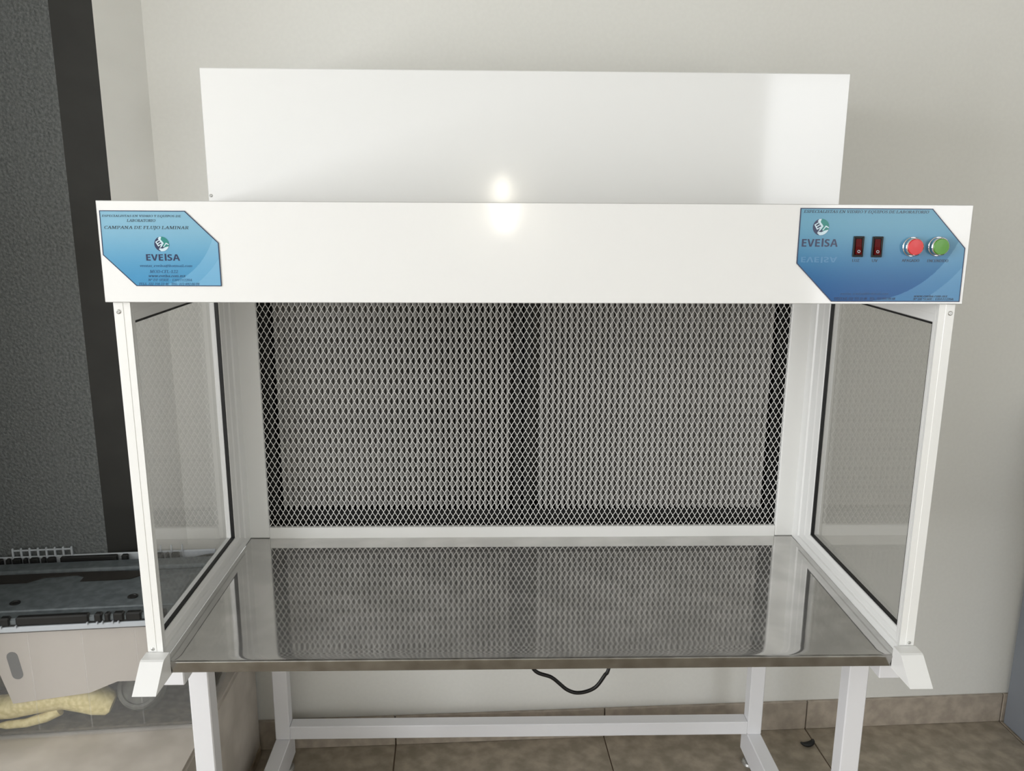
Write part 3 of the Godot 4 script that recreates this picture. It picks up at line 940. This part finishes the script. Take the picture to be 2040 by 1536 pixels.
	tube(st, [Vector3(0.045, 0.088, 0.03), Vector3(0.075, 0.115, 0.03), Vector3(0.11, 0.138, 0.03), Vector3(0.15, 0.145, 0.03), Vector3(0.19, 0.138, 0.03), Vector3(0.22, 0.118, 0.03)], [0.008, 0.018, 0.023, 0.024, 0.022, 0.01], 14)
	var nb := obj("net_roll", st, M.net)
	nb.transform = Transform3D(inside, at)
	tag(nb, "yellowish netted roll arched over the dark jar in the tote", "net")
	st = start()
	lathe(st, [[0.0, 0.0], [0.046, 0.0], [0.05, 0.004], [0.05, 0.034], [0.046, 0.038], [0.04, 0.038], [0.038, 0.034], [0.0, 0.034]], Transform3D(Basis(Vector3(1, 0, 0), 0.9), Vector3(0.15, 0.058, 0.062)), 30)
	var jl := obj("jar_lid", st, M.jar)
	jl.transform = Transform3D(inside, at)
	tag(jl, "dark grey round jar lid leaning inside the clear tote", "jar lid")

func small_things() -> void:
	# grey cabinet that closes the picture on the right
	var rot := Transform3D(Basis(Vector3.UP, TURN), WALL0)
	var c := thing("metal_cabinet", "blue-grey metal cabinet standing where the tiled skirting ends", "cabinet", rot * Vector3(1.447, 0, 0.016), TURN)
	var st := start()
	bar(st, Vector3(0.0, 0.0, 0.0), Vector3(0.5, 1.0, 0.4), 0.003)
	obj("body", st, M.cabinet, c)
	for x in [[0.006, 0.248], [0.252, 0.494]]:
		st = start()
		bar(st, Vector3(x[0], 0.03, 0.4), Vector3(x[1], 0.99, 0.416), 0.003)
		var d := obj("door", st, M.cabinet, c)
		st = start()
		var hx: float = 0.23 if x[0] < 0.1 else 0.262
		bar(st, Vector3(hx, 0.5, 0.416), Vector3(hx + 0.01, 0.62, 0.432), 0.003)
		obj("handle", st, M.chrome, d)
	# a curled black scrap on the floor tiles
	st = start()
	var pts := []
	var rad := []
	for i in 13:
		var a := deg_to_rad(lerpf(188, 352, i / 12.0))
		pts.append(Vector3(cos(a) * 0.02, 0.008 + sin(a) * 0.004 + 0.004, -sin(a) * 0.012))
		rad.append(0.0015 + 0.0075 * sin(PI * (i + 0.5) / 14.0))
	tube(st, pts, rad, 8, 0.75)
	var s := obj("plastic_scrap", st, M.cord)
	s.position = Vector3(0.823, 0.0, -0.837)
	s.rotation.y = 0.3
	tag(s, "small curled black scrap on the floor tile joint", "scrap")
	# unseen upright lamp added behind the camera for the spot mirrored in glossy paint
	var l := thing("added_lamp", "unseen upright lamp added to mirror a bright spot in the cabinet paint", "lamp", rot * Vector3(-0.17, 1.53, 4.0), TURN)
	st = start()
	bar(st, Vector3(-0.06, -0.16, -0.02), Vector3(0.06, 0.16, 0.0), 0.004)
	obj("back_plate", st, M.pvc, l)
	st = start()
	lathe(st, [[0.0, -0.11], [0.035, -0.1], [0.045, -0.06], [0.045, 0.06], [0.035, 0.1], [0.0, 0.11]], Transform3D(Basis.IDENTITY, Vector3(0, 0, -0.075)), 24)
	obj("bulb", st, M.glow, l)
	var o := OmniLight3D.new()
	o.light_energy = 0.25
	o.light_color = Color(1.0, 0.97, 0.9)
	o.omni_range = 8.0
	o.omni_attenuation = 2.0
	o.light_size = 0.04
	o.shadow_enabled = true
	o.position = Vector3(0, 0, -0.075)
	l.add_child(o)

func _ready() -> void:
	rng.seed = 7
	# camera
	var cam := Camera3D.new()
	cam.name = "camera"
	cam.fov = rad_to_deg(2.0 * atan(768.0 / 1649.72))
	cam.near = 0.02
	cam.far = 200.0
	add_child(cam)
	cam.transform = Transform3D(Basis.from_euler(Vector3(-0.2212, -0.0267, 0.0055)), Vector3(-0.0728, FLOOR + 0.7261, 1.2137))
	cam.current = true
	# sky and exposure
	var e := Environment.new()
	e.background_mode = Environment.BG_SKY
	var sky := Sky.new()
	var sm := ProceduralSkyMaterial.new()
	sm.sky_top_color = Color(0.55, 0.68, 0.85)
	sm.sky_horizon_color = Color(0.86, 0.89, 0.92)
	sm.ground_horizon_color = Color(0.72, 0.71, 0.68)
	sm.ground_bottom_color = Color(0.5, 0.48, 0.45)
	sky.sky_material = sm
	e.sky = sky
	e.background_energy_multiplier = 2.0
	e.tonemap_mode = Environment.TONE_MAPPER_LINEAR
	e.tonemap_exposure = 0.405
	e.sdfgi_enabled = true
	e.ssao_enabled = true
	e.ssil_enabled = true
	var we := WorldEnvironment.new()
	we.name = "environment"
	we.environment = e
	add_child(we)
	# daylight coming in at the two windows
	var rot := Transform3D(Basis(Vector3.UP, TURN), WALL0)
	for a in [[Vector3(-3.19, 1.5, 2.65), Vector3(1, 0, 0), Vector2(1.76, 1.76), 26.0], [Vector3(1.85, 1.6, 3.99), Vector3(0, 0, -1), Vector2(0.85, 1.35), 4.5]]:
		var l := AreaLight3D.new()
		l.name = "daylight"
		l.area_size = a[2]
		l.light_energy = a[3]
		l.light_color = Color(0.985, 0.99, 1.0)
		l.area_range = 12.0
		l.area_attenuation = 2.0
		l.shadow_enabled = true
		add_child(l, true)
		var dir: Vector3 = rot.basis * (a[1] as Vector3)
		l.transform = Transform3D(Basis.looking_at(dir, Vector3.UP), rot * (a[0] as Vector3))
	make_materials()
	rooms()
	hood()
	stand()
	tote()
	small_things()
